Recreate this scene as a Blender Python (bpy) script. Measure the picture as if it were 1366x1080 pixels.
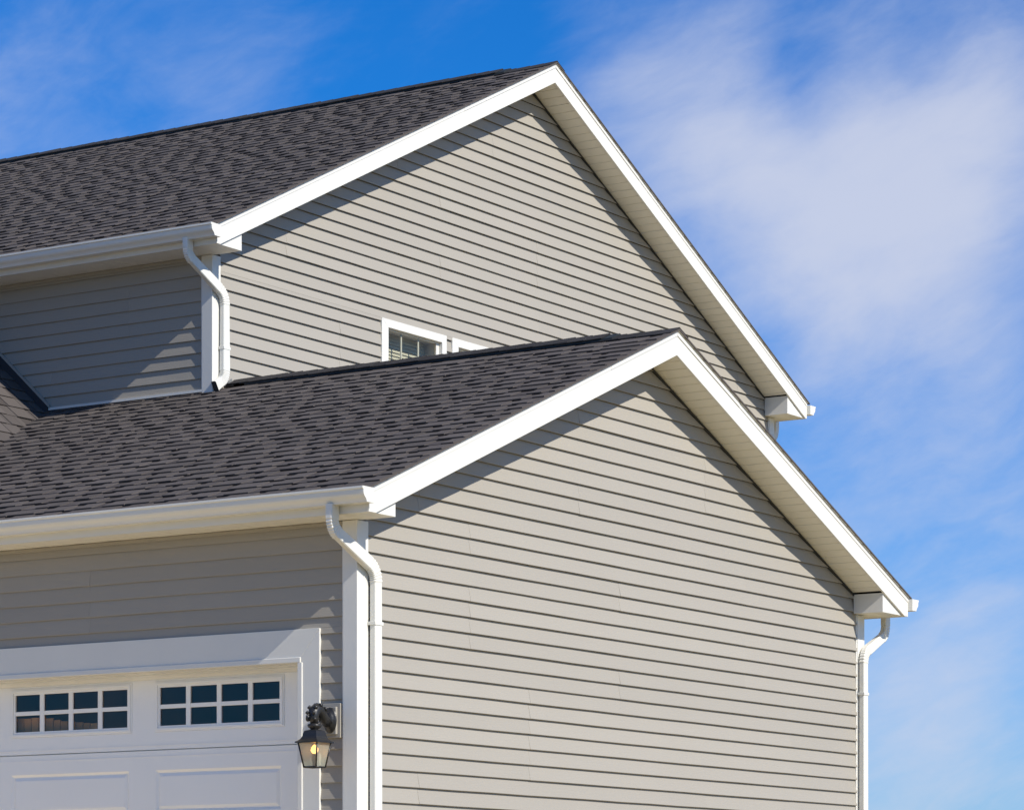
import bpy, math, random
from mathutils import Vector, Matrix
random.seed(7)
S = bpy.context.scene
for o in list(bpy.data.objects): bpy.data.objects.remove(o)

# ------------------------------------------------------------------ camera
A = .57594                       # angle between the view axis and the eave direction
F = 4172.3 / 1366
cam = bpy.data.objects.new('camera', bpy.data.cameras.new('camera'))
S.collection.objects.link(cam)
fwd = Vector((math.cos(A), math.sin(A), 0))
cam.location = (-17.4084, -12.5766, .75)
cam.rotation_euler = (math.pi/2, 0, math.atan2(-fwd.x, fwd.y))
cam.data.sensor_fit = 'HORIZONTAL'; cam.data.sensor_width = 36
cam.data.lens = 36 * F
cam.data.shift_x = 0
cam.data.shift_y = (1247.7 - 540) / 1366
cam.data.clip_start = .1; cam.data.clip_end = 6000
S.camera = cam

# ------------------------------------------------------------------ sun and sky
L = Vector((.147, 1.0, -.79)).normalized()       # direction the light travels
sun = bpy.data.objects.new('sun', bpy.data.lights.new('sun', 'SUN'))
S.collection.objects.link(sun)
sun.data.energy = 4.2; sun.data.angle = math.radians(.5); sun.data.color = (1, .945, .85)
sun.rotation_euler = L.to_track_quat('-Z', 'Y').to_euler()
sun.location = (-20, -30, 30)

W = bpy.data.worlds.new('World'); S.world = W; W.use_nodes = True
nt = W.node_tree; nt.nodes.clear()
def N(t, **kw):
    n = nt.nodes.new(t)
    for k, v in kw.items(): setattr(n, k, v)
    return n
def lk(a, b): nt.links.new(a, b)
def setin(sock, v):
    if hasattr(v, 'is_output'): lk(v, sock)
    else: sock.default_value = v
def M(op, a, b=0.0, c=0.0, clamp=False):
    n = N('ShaderNodeMath', operation=op, use_clamp=clamp)
    setin(n.inputs[0], a); setin(n.inputs[1], b); setin(n.inputs[2], c)
    return n.outputs[0]
out = N('ShaderNodeOutputWorld'); bg = N('ShaderNodeBackground')
lk(bg.outputs[0], out.inputs[0])
SKY_STRENGTH = .073
bg.inputs[1].default_value = SKY_STRENGTH
sky = N('ShaderNodeTexSky', sky_type='NISHITA', sun_disc=False)
sky.sun_elevation = math.asin(-L.z)
sky.sun_rotation = math.atan2(-L.x, -L.y)
sky.altitude = 300; sky.air_density = 1.0; sky.dust_density = .3; sky.ozone_density = 3.0
tc = N('ShaderNodeTexCoord'); dirv = tc.outputs['Generated']
sep = N('ShaderNodeSeparateXYZ'); lk(dirv, sep.inputs[0])
# deepen the blue the way a polarising filter does
gam = N('ShaderNodeGamma'); lk(sky.outputs[0], gam.inputs[0]); gam.inputs[1].default_value = 1.0
tint = N('ShaderNodeMix', data_type='RGBA', blend_type='MULTIPLY'); tint.inputs[0].default_value = 1
lk(gam.outputs[0], tint.inputs[6]); tint.inputs[7].default_value = (.09, .70, 1.42, 1)
# clouds
def direction(u, v):
    d = Vector(((u-683)/4172.3, (1247.7-v)/4172.3, 1))
    right = Vector((math.sin(A), -math.cos(A), 0))
    return (right*d.x + Vector((0, 0, 1))*d.y + fwd*d.z).normalized()
def noise(scale, detail, rough, distort=0.0, sz=(1, 1, 1), off=(0, 0, 0)):
    mp = N('ShaderNodeMapping'); lk(dirv, mp.inputs[0]); mp.inputs['Scale'].default_value = sz; mp.inputs['Location'].default_value = off
    n = N('ShaderNodeTexNoise'); lk(mp.outputs[0], n.inputs['Vector'])
    n.inputs['Scale'].default_value = scale; n.inputs['Detail'].default_value = detail
    n.inputs['Roughness'].default_value = rough; n.inputs['Distortion'].default_value = distort
    return n.outputs[0]
warp = N('ShaderNodeTexNoise'); lk(dirv, warp.inputs['Vector']); warp.inputs['Scale'].default_value = 9; warp.inputs['Detail'].default_value = 3
wv = N('ShaderNodeVectorMath', operation='MULTIPLY_ADD'); lk(warp.outputs['Color'], wv.inputs[0]); wv.inputs[1].default_value = (.035, .035, .035); lk(dirv, wv.inputs[2])
wv2 = N('ShaderNodeVectorMath', operation='SUBTRACT'); lk(wv.outputs[0], wv2.inputs[0]); wv2.inputs[1].default_value = (.0175, .0175, .0175)
wn = N('ShaderNodeVectorMath', operation='NORMALIZE'); lk(wv2.outputs[0], wn.inputs[0])
def blob(u, v, rad_px, w):
    d = direction(u, v); k = (4172.3/rad_px)**2
    dt = N('ShaderNodeVectorMath', operation='DOT_PRODUCT'); lk(wn.outputs[0], dt.inputs[0]); dt.inputs[1].default_value = d
    x = M('MULTIPLY', M('SUBTRACT', dt.outputs['Value'], 1.0), 2*k)
    return M('MULTIPLY', M('EXPONENT', x), w)
BLOBS = [(1080,215,130,.42),(960,200,110,.30),(1220,215,130,.38),(1340,150,120,.42),(1110,330,110,.22),(900,270,110,.18),(1260,350,120,.26),
 (860,100,90,.18),(1000,40,90,.10),(1120,430,110,.22),(940,420,110,.14),(1330,420,110,.22),(1300,250,100,.12),
 (1060,100,60,-.22),(1200,110,50,-.12),(1230,510,70,-.05),(1130,540,60,-.06),(1290,700,60,-.04),
 (1180,640,100,.16),(1340,760,90,.16),(1230,860,110,.20),(1280,960,190,.30),(1330,620,110,.16),(1200,1060,150,.18),
 (600,70,120,-.16),(430,115,60,-.20),(700,40,90,-.20),(520,100,70,-.16),(180,40,100,-.06),(120,140,110,.07),(300,110,110,.07),(50,20,80,.03),(330,20,110,.02),(20,190,80,.06)]
dens = None
for b in BLOBS:
    x = blob(*b); dens = x if dens is None else M('ADD', dens, x)
_r = Vector((math.sin(A), -math.cos(A), 0)); _t = math.radians(24)
st1 = _r*math.cos(_t)+Vector((0, 0, 1))*math.sin(_t); st2 = Vector((0, 0, 1))*math.cos(_t)-_r*math.sin(_t)
cmb = N('ShaderNodeCombineXYZ')
for k_, (v_, q_) in enumerate(((st1, .45), (st2, 1.0), (fwd, .7))):
    d_ = N('ShaderNodeVectorMath', operation='DOT_PRODUCT'); lk(wn.outputs[0], d_.inputs[0]); d_.inputs[1].default_value = v_*q_
    lk(d_.outputs['Value'], cmb.inputs[k_])
def snoise(scale, detail, rough, distort, off):
    n = N('ShaderNodeTexNoise'); n.inputs['Scale'].default_value = scale; n.inputs['Detail'].default_value = detail
    n.inputs['Roughness'].default_value = rough; n.inputs['Distortion'].default_value = distort
    mp = N('ShaderNodeMapping'); lk(cmb.outputs[0], mp.inputs[0]); mp.inputs['Location'].default_value = off; lk(mp.outputs[0], n.inputs['Vector']); return n.outputs[0]
n1 = snoise(22, 7, .55, .5, (3.1, 1.7, .4)); n2 = snoise(75, 6, .6, .3, (1, 2, 3))
dens = M('ADD', M('ADD', dens, .10), M('ADD', M('MULTIPLY', M('SUBTRACT', n1, .5), .66), M('MULTIPLY', M('SUBTRACT', n2, .5), .36)))
# thin haze gathers towards the horizon all the way round
dens = M('ADD', dens, M('MULTIPLY', M('MAXIMUM', M('SUBTRACT', .20, sep.outputs[2]), 0.0), .55))
n3 = snoise(210, 4, .6, .2, (5, 1, 2)); dens = M('ADD', dens, M('MULTIPLY', M('SUBTRACT', n3, .5), .10))
mr = N('ShaderNodeMapRange', interpolation_type='SMOOTHSTEP'); lk(dens, mr.inputs[0])
mr.inputs[1].default_value = -.12; mr.inputs[2].default_value = .95; mr.inputs[4].default_value = .88
cl = N('ShaderNodeMix', data_type='RGBA'); lk(mr.outputs[0], cl.inputs[0]); lk(tint.outputs[2], cl.inputs[6])
cl.inputs[7].default_value = (6.5, 6.95, 8.4, 1)
lk(cl.outputs[2], bg.inputs[0])

S.view_settings.view_transform = 'Standard'; S.view_settings.look = 'None'
S.view_settings.exposure = .40; S.view_settings.gamma = 1; S.view_settings.use_curve_mapping = False
S.render.engine = 'CYCLES'
S.cycles.max_bounces = 8; S.cycles.transparent_max_bounces = 12
S.render.resolution_x = 1024; S.render.resolution_y = 809

# ------------------------------------------------------------------ materials
def mat(name, color, rough=.5, spec=.5, metal=0.0, grain=None, bump=0.0, gscale=(1,1,1), ns=30, stain=0.0, stain_scale=1.2, tone=0.0, speck=0.0, perobj=0.0, detail=4):
    m = bpy.data.materials.new(name); m.use_nodes = True
    t = m.node_tree; p = t.nodes['Principled BSDF']
    p.inputs['Base Color'].default_value = (*color, 1); p.inputs['Roughness'].default_value = rough
    p.inputs['Metallic'].default_value = metal; p.inputs['Specular IOR Level'].default_value = spec
    geo = t.nodes.new('ShaderNodeNewGeometry')
    def nn(scale, det, sc=(1,1,1)):
        mp = t.nodes.new('ShaderNodeMapping'); mp.inputs['Scale'].default_value = sc; t.links.new(geo.outputs['Position'], mp.inputs[0])
        n = t.nodes.new('ShaderNodeTexNoise'); n.inputs['Scale'].default_value = scale; n.inputs['Detail'].default_value = det
        t.links.new(mp.outputs[0], n.inputs['Vector']); return n.outputs[0]
    fac = None
    def addf(sock, amp):
        nonlocal fac
        a = t.nodes.new('ShaderNodeMath'); a.operation = 'MULTIPLY_ADD'; t.links.new(sock, a.inputs[0])
        a.inputs[1].default_value = amp; a.inputs[2].default_value = -amp/2
        if fac is None:
            b = t.nodes.new('ShaderNodeMath'); b.operation = 'ADD'; t.links.new(a.outputs[0], b.inputs[0]); b.inputs[1].default_value = 1.0
        else:
            b = t.nodes.new('ShaderNodeMath'); b.operation = 'ADD'; t.links.new(a.outputs[0], b.inputs[0]); t.links.new(fac, b.inputs[1])
        fac = b.outputs[0]
    if stain: addf(nn(stain_scale, 5), stain)
    if speck: addf(nn(260, 2), speck)
    if perobj:
        oi = t.nodes.new('ShaderNodeObjectInfo'); addf(oi.outputs['Random'], perobj)
    if tone:
        at = t.nodes.new('ShaderNodeAttribute'); at.attribute_name = 'tone'; addf(at.outputs['Fac'], tone)
    if fac is not None:
        vm = t.nodes.new('ShaderNodeVectorMath'); vm.operation = 'SCALE'; vm.inputs[0].default_value = color
        t.links.new(fac, vm.inputs['Scale']); t.links.new(vm.outputs[0], p.inputs['Base Color'])
    if bump:
        b = t.nodes.new('ShaderNodeBump'); b.inputs['Strength'].default_value = 1; b.inputs['Distance'].default_value = bump
        t.links.new(nn(ns, detail, gscale), b.inputs['Height']); t.links.new(b.outputs[0], p.inputs['Normal'])
    return m
SIDING = (.343, .3155, .268)
m_sid_g = mat('vinyl siding gable', SIDING, .55, .35, bump=.0012, gscale=(1, 8, 14), ns=9, stain=.06, perobj=.05)
m_sid_e = mat('vinyl siding eave', SIDING, .6, .18, bump=.0012, gscale=(8, 1, 14), ns=9, stain=.06, perobj=.05)
m_white = mat('white trim', (.69, .675, .62), .42, .4, stain=.09, stain_scale=2.5, bump=.0006, ns=14)
m_alum = mat('white aluminium', (.70, .685, .62), .38, .5, stain=.08, stain_scale=3, bump=.0012, ns=6, detail=2)
m_soff = mat('soffit vinyl', (.78, .755, .67), .5, .4, stain=.06, stain_scale=2)
m_door = mat('door paint', (.86, .84, .78), .4, .4, stain=.05, stain_scale=2, bump=.0006, gscale=(1, 1, 5), ns=40)
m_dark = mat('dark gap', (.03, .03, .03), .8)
m_black = mat('black cast metal', (.018, .017, .016), .38, .5, stain=.5, stain_scale=30, bump=.0015, ns=60)
m_flash = mat('dark flashing', (.035, .034, .036), .5, .5, stain=.3, stain_scale=8)
m_sh = mat('shingle granules', (.092, .080, .074), .92, .2, tone=.26, speck=.6, stain=.16, stain_scale=1.6, bump=.0025, ns=240, perobj=.10)
m_shd = mat('shingle shadow granules', (.072, .062, .058), .95, .2, tone=.3, speck=.7, stain=.2, bump=.0025, ns=240)
m_cap = mat('ridge cap granules', (.036, .034, .034), .92, .2, speck=.7, perobj=.35, bump=.0025, ns=240)
m_vent = mat('ridge vent plastic', (.018, .022, .021), .6, .4)
m_wood = mat('bare wood', (.58, .29, .10), .7, .3, stain=.3, stain_scale=6, gscale=(6, 6, 1), ns=20, bump=.002, perobj=.4)
m_shea = mat('sheathing', (.28, .25, .21), .8, .2, stain=.2)
m_conc = mat('driveway concrete', (.82, .66, .44), .85, .2, stain=.15, stain_scale=.8, bump=.004, ns=60)
m_grass = mat('dry lawn', (.38, .30, .155), .95, .1, stain=.5, stain_scale=.6, bump=.03, ns=30)
m_blind = mat('blind slat', (.62, .60, .52), .5, .4, perobj=.06)
m_int = mat('interior wall', (.62, .60, .57), .9, .2)

def glassmat(name, tint, refl, rough=.0, diff=0.0, dcol=(.8, .8, .7)):
    m = bpy.data.materials.new(name); m.use_nodes = True; t = m.node_tree; t.nodes.clear()
    o = t.nodes.new('ShaderNodeOutputMaterial'); tr = t.nodes.new('ShaderNodeBsdfTransparent'); tr.inputs[0].default_value = (*tint, 1)
    gl = t.nodes.new('ShaderNodeBsdfGlossy'); gl.inputs['Roughness'].default_value = rough; gl.inputs[0].default_value = (.95, .74, .66, 1)
    geo = t.nodes.new('ShaderNodeNewGeometry')            # Schlick reflectance, the same from both faces of the pane
    dt = t.nodes.new('ShaderNodeVectorMath'); dt.operation = 'DOT_PRODUCT'; t.links.new(geo.outputs['Incoming'], dt.inputs[0]); t.links.new(geo.outputs['Normal'], dt.inputs[1])
    def mm(op, a_, b_):
        q = t.nodes.new('ShaderNodeMath'); q.operation = op
        for k_, v_ in enumerate((a_, b_)):
            if v_ is None: continue
            if hasattr(v_, 'is_output'): t.links.new(v_, q.inputs[k_])
            else: q.inputs[k_].default_value = v_
        return q
    ab = mm('ABSOLUTE', dt.outputs['Value'], None); om = mm('SUBTRACT', 1.0, ab.outputs[0]); pw_ = mm('POWER', om.outputs[0], 5.0)
    r0 = ((refl-1)/(refl+1))**2; sc_ = mm('MULTIPLY', pw_.outputs[0], 1-r0); fr = mm('ADD', sc_.outputs[0], r0)
    mx = t.nodes.new('ShaderNodeMixShader'); t.links.new(fr.outputs[0], mx.inputs[0]); t.links.new(gl.outputs[0], mx.inputs[2])
    if diff:
        df = t.nodes.new('ShaderNodeBsdfTranslucent'); df.inputs[0].default_value = (*dcol, 1)
        d2 = t.nodes.new('ShaderNodeBsdfDiffuse'); d2.inputs[0].default_value = (*dcol, 1)
        a = t.nodes.new('ShaderNodeMixShader'); t.links.new(df.outputs[0], a.inputs[1]); t.links.new(d2.outputs[0], a.inputs[2])
        b = t.nodes.new('ShaderNodeMixShader'); b.inputs[0].default_value = diff
        t.links.new(tr.outputs[0], b.inputs[1]); t.links.new(a.outputs[0], b.inputs[2]); t.links.new(b.outputs[0], mx.inputs[1])
    else: t.links.new(tr.outputs[0], mx.inputs[1])
    t.links.new(mx.outputs[0], o.inputs[0]); return m
m_gdoor = glassmat('tinted door glass', (.88, .88, .88), 1.5)
m_gwin = glassmat('window glass', (.88, .88, .84), 1.28)
m_glan = glassmat('seeded lantern glass', (.85, .88, .82), 1.45, .15, .50, (.60, .62, .52))
m_bulb = bpy.data.materials.new('lit bulb'); m_bulb.use_nodes = True
_p = m_bulb.node_tree.nodes['Principled BSDF']; _p.inputs['Emission Color'].default_value = (1, .42, .11, 1); _p.inputs['Emission Strength'].default_value = 4.2

# vented soffit: rows of punched holes as flat detail
def vented():
    m = m_soff.copy(); m.name = 'vented soffit'; t = m.node_tree; p = t.nodes['Principled BSDF']
    geo = t.nodes.new('ShaderNodeNewGeometry'); v = t.nodes.new('ShaderNodeTexVoronoi'); v.inputs['Scale'].default_value = 62; v.inputs['Randomness'].default_value = 0
    t.links.new(geo.outputs['Position'], v.inputs['Vector'])
    r = t.nodes.new('ShaderNodeMath'); r.operation = 'GREATER_THAN'; r.inputs[1].default_value = .30; t.links.new(v.outputs['Distance'], r.inputs[0])
    mx = t.nodes.new('ShaderNodeMix'); mx.data_type = 'RGBA'; mx.inputs[6].default_value = (.12, .09, .06, 1)
    old = p.inputs['Base Color'].links[0].from_socket
    t.links.new(r.outputs[0], mx.inputs[0]); t.links.new(old, mx.inputs[7]); t.links.new(mx.outputs[2], p.inputs['Base Color'])
    return m
m_vsoff = vented()

# ------------------------------------------------------------------ helpers
col = S.collection
ORG = {}
def thing(name, loc, label, cat, group=None):
    o = bpy.data.objects.new(name, None); col.objects.link(o); o.location = loc; o.empty_display_size = .3
    o['label'] = label; o['category'] = cat
    if group: o['group'] = group
    ORG[o.name] = Vector(loc); return o
def mesh(name, verts, faces, mats, mi=None, smooth=False, tone=None):
    me = bpy.data.meshes.new(name); me.from_pydata([tuple(v) for v in verts], [], faces)
    for m in (mats if isinstance(mats, (list, tuple)) else [mats]): me.materials.append(m)
    if mi: me.polygons.foreach_set('material_index', mi)
    if smooth: me.polygons.foreach_set('use_smooth', [True]*len(me.polygons))
    if tone:
        a = me.attributes.new('tone', 'FLOAT', 'FACE'); a.data.foreach_set('value', tone)
    me.update(); return me
def link(name, me, parent=None, world=None, kind=None, label=None):
    """world = 4x4 of the object in world space (default: mesh verts are world coordinates)"""
    o = bpy.data.objects.new(name, me); col.objects.link(o)
    w = world if world is not None else Matrix.Identity(4)
    if parent is not None:
        o.parent = parent; base = ORG[parent.name]
        o.matrix_basis = Matrix.Translation(-base) @ w
    else: o.matrix_basis = w
    ORG[o.name] = w.to_translation()
    if kind: o['kind'] = kind
    if label: o['label'] = label
    return o
class MB:
    def __init__(s): s.v = []; s.f = []; s.mi = []; s.t = []
    def add(s, vs, fs, mi=0, tone=.5):
        n = len(s.v); s.v += [tuple(v) for v in vs]; s.f += [tuple(i+n for i in f) for f in fs]
        s.mi += [mi]*len(fs); s.t += [tone]*len(fs)
    def box(s, x0, x1, y0, y1, z0, z1, mi=0, tone=.5):
        s.add([(x0,y0,z0),(x1,y0,z0),(x1,y1,z0),(x0,y1,z0),(x0,y0,z1),(x1,y0,z1),(x1,y1,z1),(x0,y1,z1)],
              [(0,3,2,1),(4,5,6,7),(0,1,5,4),(1,2,6,5),(2,3,7,6),(3,0,4,7)], mi, tone)
    def prism(s, pts, ax, a0, a1, mi=0):
        """pts: polygon (2D); ax: 'x','y','z' extrusion axis; remaining axes in order"""
        def P(p, a):
            return (a, p[0], p[1]) if ax == 'x' else (p[0], a, p[1]) if ax == 'y' else (p[0], p[1], a)
        n = len(pts); area = sum(pts[i][0]*pts[(i+1)%n][1]-pts[(i+1)%n][0]*pts[i][1] for i in range(n))
        if (area > 0) == (ax == 'y'): pts = pts[::-1]
        vs = [P(p, a0) for p in pts] + [P(p, a1) for p in pts]
        fs = [tuple(range(n))[::-1], tuple(range(n, 2*n))] + [(i, (i+1) % n, n+(i+1) % n, n+i) for i in range(n)]
        s.add(vs, fs, mi)
    def make(s, name, mats, parent=None, smooth=False, world=None, bevel=0.0, **kw):
        me = mesh(name, s.v, s.f, mats, s.mi, smooth, s.t)
        o = link(name, me, parent, world, **kw)
        if bevel:
            b = o.modifiers.new('bevel', 'BEVEL'); b.width = bevel; b.segments = 2; b.limit_method = 'ANGLE'; b.angle_limit = math.radians(35)
        return o
def boxpart(name, parent, m, x0, x1, y0, y1, z0, z1, bevel=0.0, **kw):
    b = MB(); b.box(x0, x1, y0, y1, z0, z1); return b.make(name, m, parent, bevel=bevel, **kw)

# ------------------------------------------------------------------ ground
def ground():
    xs = [-900, -300, -120, -60, -30, -14, -5, 0, 8, 14, 40, 120, 300, 900]; ys = xs[:]
    v = []; f = []
    for y in ys:
        for x in xs:
            d = max(0, -x-2, -y-2); z = -.05 - min(.85, .055*d)
            v.append((x, y, z))
    n = len(xs)
    for j in range(len(ys)-1):
        for i in range(n-1): f.append((j*n+i, j*n+i+1, (j+1)*n+i+1, (j+1)*n+i))
    o = link('ground', mesh('ground', v, f, m_grass)); o['kind'] = 'structure'
    def gz(x): return -.05 - min(.85, .055*max(0, -x-2))
    b = MB()
    xs2 = [-.03, -2, -5, -14, -17.4, -30]
    for a, c in zip(xs2, xs2[1:]):
        b.add([(c, .2, gz(c)+.02), (a, .2, gz(a)+.02), (a, 6.6, gz(a)+.02), (c, 6.6, gz(c)+.02)], [(0, 1, 2, 3)])
    b.make('driveway', m_conc, kind='structure')
ground()

# ------------------------------------------------------------------ siding
def wall_pt(kind, base):
    if kind == 'g': return lambda s, o, z: (s, base-o, z)
    return lambda s, o, z: (base-o, s, z)
OUT = .0145; OUTG = .0210
def board(parent, kind, base, zc, E, zb, zt, sb, st, out=OUT, lift=0.0):
    """one course of siding, its bottom line at zc, clipped to zb..zt, spans sb (bottom) and st (top)"""
    P = wall_pt(kind, base); n = max(1, int((sb[1]-sb[0])/.45))
    prof = lambda z: .001 + (out-.001)*(1-(z-zc)/E)
    vs = []; rng = random.Random(int((zc*1000+sb[0]*77)) & 0xffff)
    amp = .0011
    for i in range(n+1):
        f = i/n; s0 = sb[0]+(sb[1]-sb[0])*f; s1 = st[0]+(st[1]-st[0])*f
        w = rng.uniform(-amp, amp) if zb == zc else 0; wo = rng.uniform(-amp, amp)
        o0 = prof(zb)+lift+wo; o1 = prof(zt)+lift*.6
        vs += [P(s0, -.002, zb+w+.008), P(s0, o0-.002, zb+w), P(s0, o0, zb+w+.0035), P(s1, (o0*.45+o1*.55)+rng.uniform(-1, 1)*.0002, zb*.45+zt*.55), P(s1, o1, zt+.001), P(s1, -.003, zt+.001)]
    fs = []; k = 6
    for i in range(n):
        for j in range(k-1):
            a = i*k+j; q = (a, a+1, a+k+1, a+k)
            fs.append(q if kind == 'e' else q[::-1])
    fs.append(tuple(range(k)) if kind == 'g' else tuple(range(k))[::-1]); e = n*k
    fs.append(tuple(range(e, e+k))[::-1] if kind == 'g' else tuple(range(e, e+k)))
    me = mesh('siding_board', vs, fs, m_sid_g if kind == 'g' else m_sid_e)
    return link('siding_board', me, parent)
def side(parent, kind, base, z_line, E, z0, z1, span_at, holes, seams, plen=4.1):
    """span_at(z)->(s0,s1) or None; holes: (s0,s1,z0,z1)"""
    k0 = math.floor((z0-z_line)/E); k1 = math.ceil((z1-z_line)/E)
    for k in range(k0, k1):
        zc = z_line+k*E; a = max(zc, z0); b = min(zc+E, z1)
        if b-a < .004: continue
        cuts = sorted({a, b} | {h[i] for h in holes for i in (2, 3) if a+.003 < h[i] < b-.003})
        for zb, zt in zip(cuts, cuts[1:]):
            Sb, St = span_at(zb), span_at(zt)
            if Sb is None: continue
            if St is None or St[1]-St[0] < .02: St = ((Sb[0]+Sb[1])/2-.01, (Sb[0]+Sb[1])/2+.01)
            segs = [(Sb, St)]
            for h in holes:
                if zt <= h[2]+.002 or zb >= h[3]-.002: continue
                ns = []
                for p, q in segs:
                    if h[1] <= p[0] or h[0] >= p[1]: ns.append((p, q)); continue
                    if h[0] > p[0]: ns.append(((p[0], h[0]), (q[0], h[0])))
                    if h[1] < p[1]: ns.append(((h[1], p[1]), (h[1], q[1])))
                segs = ns
            r = random.Random((k//2)*13+5); offs = r.choice(seams)      # double-four panels: two courses share their joints
            for p, q in segs:
                joints = [offs+j*plen for j in range(-3, 8) if p[0]+.25 < offs+j*plen < p[1]-.25 and q[0]+.1 < offs+j*plen < q[1]-.1]
                e = [None]+joints+[None]
                for i in range(len(e)-1):
                    l, rr = e[i], e[i+1]
                    sb = (p[0] if l is None else l-.014, p[1] if rr is None else rr+.014)
                    st = (q[0] if l is None else l-.014, q[1] if rr is None else rr+.014)
                    board(parent, kind, base, zc, E, zb, zt, sb, st, OUTG if kind == 'g' else OUT, lift=.0017*(i % 2))

# ------------------------------------------------------------------ shingles
TH1, TH2 = .0055, .0062
def strip_mesh(length, seed, expo=.16, cutstart=False):
    r = random.Random(seed); b = MB(); up = expo+.09
    lean = (TH1+TH2*.8)/expo
    def Z(s, h): return h - s*lean + (TH1+TH2*.8)
    def slab(t0, t1, s0, s1, h0, h1, mi, tone, jit=0.0):
        b.add([(t0, s0+jit, Z(s0, h0)), (t1, s0, Z(s0, h0)), (t1, s1, Z(s1, h0)), (t0, s1, Z(s1, h0)),
               (t0, s0+jit, Z(s0, h1)), (t1, s0, Z(s0, h1)), (t1, s1, Z(s1, h1)), (t0, s1, Z(s1, h1))],
              [(4, 5, 6, 7), (0, 1, 5, 4), (1, 2, 6, 5), (3, 0, 4, 7)], mi, tone)
    g = .002
    t = g
    while t < length-g:                                  # backer, its granules blended in bands
        w = r.uniform(.14, .3); t1 = min(length-g, t+w)
        if length-g-t1 < .06: t1 = length-g
        slab(t, t1, 0, up, 0, TH1, 1 if r.random() < .5 else 0, r.random()); t = t1
    t = r.uniform(-.10, .10)
    while t < length:
        w = r.choice((.13, .16, .19, .22, .26)); a, c = max(g, t), min(length-g, t+w)
        if c-a > .03: slab(a, c, -.0015, expo+.03, TH1, TH1+TH2, 0, r.random(), r.uniform(-.002, .002))
        t += w+r.choice((.07, .10, .14, .19))
    return b
VAR = {}
def strip(length, v):
    key = (round(length, 3), v)
    if key not in VAR:
        b = strip_mesh(length, 100+v*17+int(length*1000)); VAR[key] = (b, mesh('shingle', b.v, b.f, [m_sh, m_shd], b.mi, False, b.t))
    return VAR[key]
def slope(parent, origin, sdir, tdir, ndir, n_course, t0, t1_of, obj_limit, expo=.16, start_of=None, SL=1.12, nvar=9):
    """courses of shingle strips on a roof plane; strips near enough become objects, the rest one joined mesh"""
    Rm = Matrix((tdir, sdir, ndir)).transposed().to_4x4(); rest = MB(); rng = random.Random(int(origin.x*100)+3)
    fl = tdir.cross(sdir).dot(ndir) < 0
    for c in range(n_course):
        t = t0 if start_of is None else start_of(c*expo); tend = t1_of(c*expo)
        first = (.28, .56, .84, 1.12)[(c*3 + (c//5)) % 4]
        ln = first
        while t < tend:
            ln = min(ln, SL)
            rem = tend-t
            if rem < ln: ln = max(.14, round(rem/.14)*.14)
            b, me = strip(ln, rng.randrange(nvar))
            pos = origin + tdir*t + sdir*(c*expo+rng.uniform(-.0014, .0014)) + ndir*rng.uniform(0, .0007)
            Mx = Matrix.Translation(pos) @ Rm
            if obj_limit(c*expo, t):
                link('shingle', me, parent, Mx)
            else:
                n = len(rest.v); rest.v += [tuple(Mx @ Vector(p)) for p in b.v]; rest.f += [tuple(i+n for i in (f[::-1] if fl else f)) for f in b.f]; rest.mi += b.mi; rest.t += b.t
            t += ln; ln = SL
    if rest.v: rest.make('shingle_field', [m_sh, m_shd], parent, kind='stuff')

# ------------------------------------------------------------------ pipe of rectangular section in a plane of constant y
def downspout(name, parent, pts, y0, y1, wx, crimps, mtl=m_alum, label=None, endopen=False, dark_end=False):
    """pts: list of (x,z) centre line; section wx along the in-plane normal, y0..y1 across"""
    path = [Vector(p) for p in pts]; cl = [path[0]]; marks = []
    for i in range(1, len(path)-1):
        a, p, c = path[i-1], path[i], path[i+1]; R = min(.09, (p-a).length*.42, (c-p).length*.42)
        q0 = p+(a-p).normalized()*R; q1 = p+(c-p).normalized()*R; nseg = 15 if i in crimps else 8
        for j in range(nseg+1):
            f = j/nseg; marks.append((len(cl), i in crimps, j)); cl.append(q0*(1-f)**2+p*2*f*(1-f)+q1*f*f)
    cl.append(path[-1]); mk = {a: (c, j) for a, c, j in marks}
    b = MB(); rings = []; ym = (y0+y1)/2; hy = (y1-y0)/2; ch = .006
    def ring(idx, p, tng, sc):
        nrm = Vector((-tng.y, tng.x)); h = wx/2*sc; hh = hy*sc; r = []
        for (a, q) in ((-h+ch, -hh), (h-ch, -hh), (h, -hh+ch), (h, hh-ch), (h-ch, hh), (-h+ch, hh), (-h, hh-ch), (-h, -hh+ch)):
            w = p+nrm*a; r.append((w.x, ym+q, w.y))
        return r
    vs = []
    for i, p in enumerate(cl):
        tng = ((cl[min(i+1, len(cl)-1)]-p).normalized() + (p-cl[max(i-1, 0)]).normalized()).normalized()
        sc = 1.0
        if i in mk and mk[i][0]: sc = .90 if mk[i][1] % 2 else 1.0
        vs += ring(i, p, tng, sc)
    k = 8; fs = []
    for i in range(len(cl)-1):
        for j in range(k): fs.append((i*k+j, i*k+(j+1) % k, (i+1)*k+(j+1) % k, (i+1)*k+j))
    b.add(vs, fs, 0)
    n = len(cl)
    b.add(vs[:8], [tuple(range(8))], 0); b.add(vs[-8:], [tuple(range(8))[::-1]], 1 if dark_end else 0)
    o = b.make(name, [mtl, m_dark], parent, label=label)
    me = o.data; import bmesh
    bm = bmesh.new(); bm.from_mesh(me); bmesh.ops.remove_doubles(bm, verts=bm.verts, dist=1e-5); bmesh.ops.recalc_face_normals(bm, faces=bm.faces); bm.to_mesh(me); bm.free()
    return o

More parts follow.
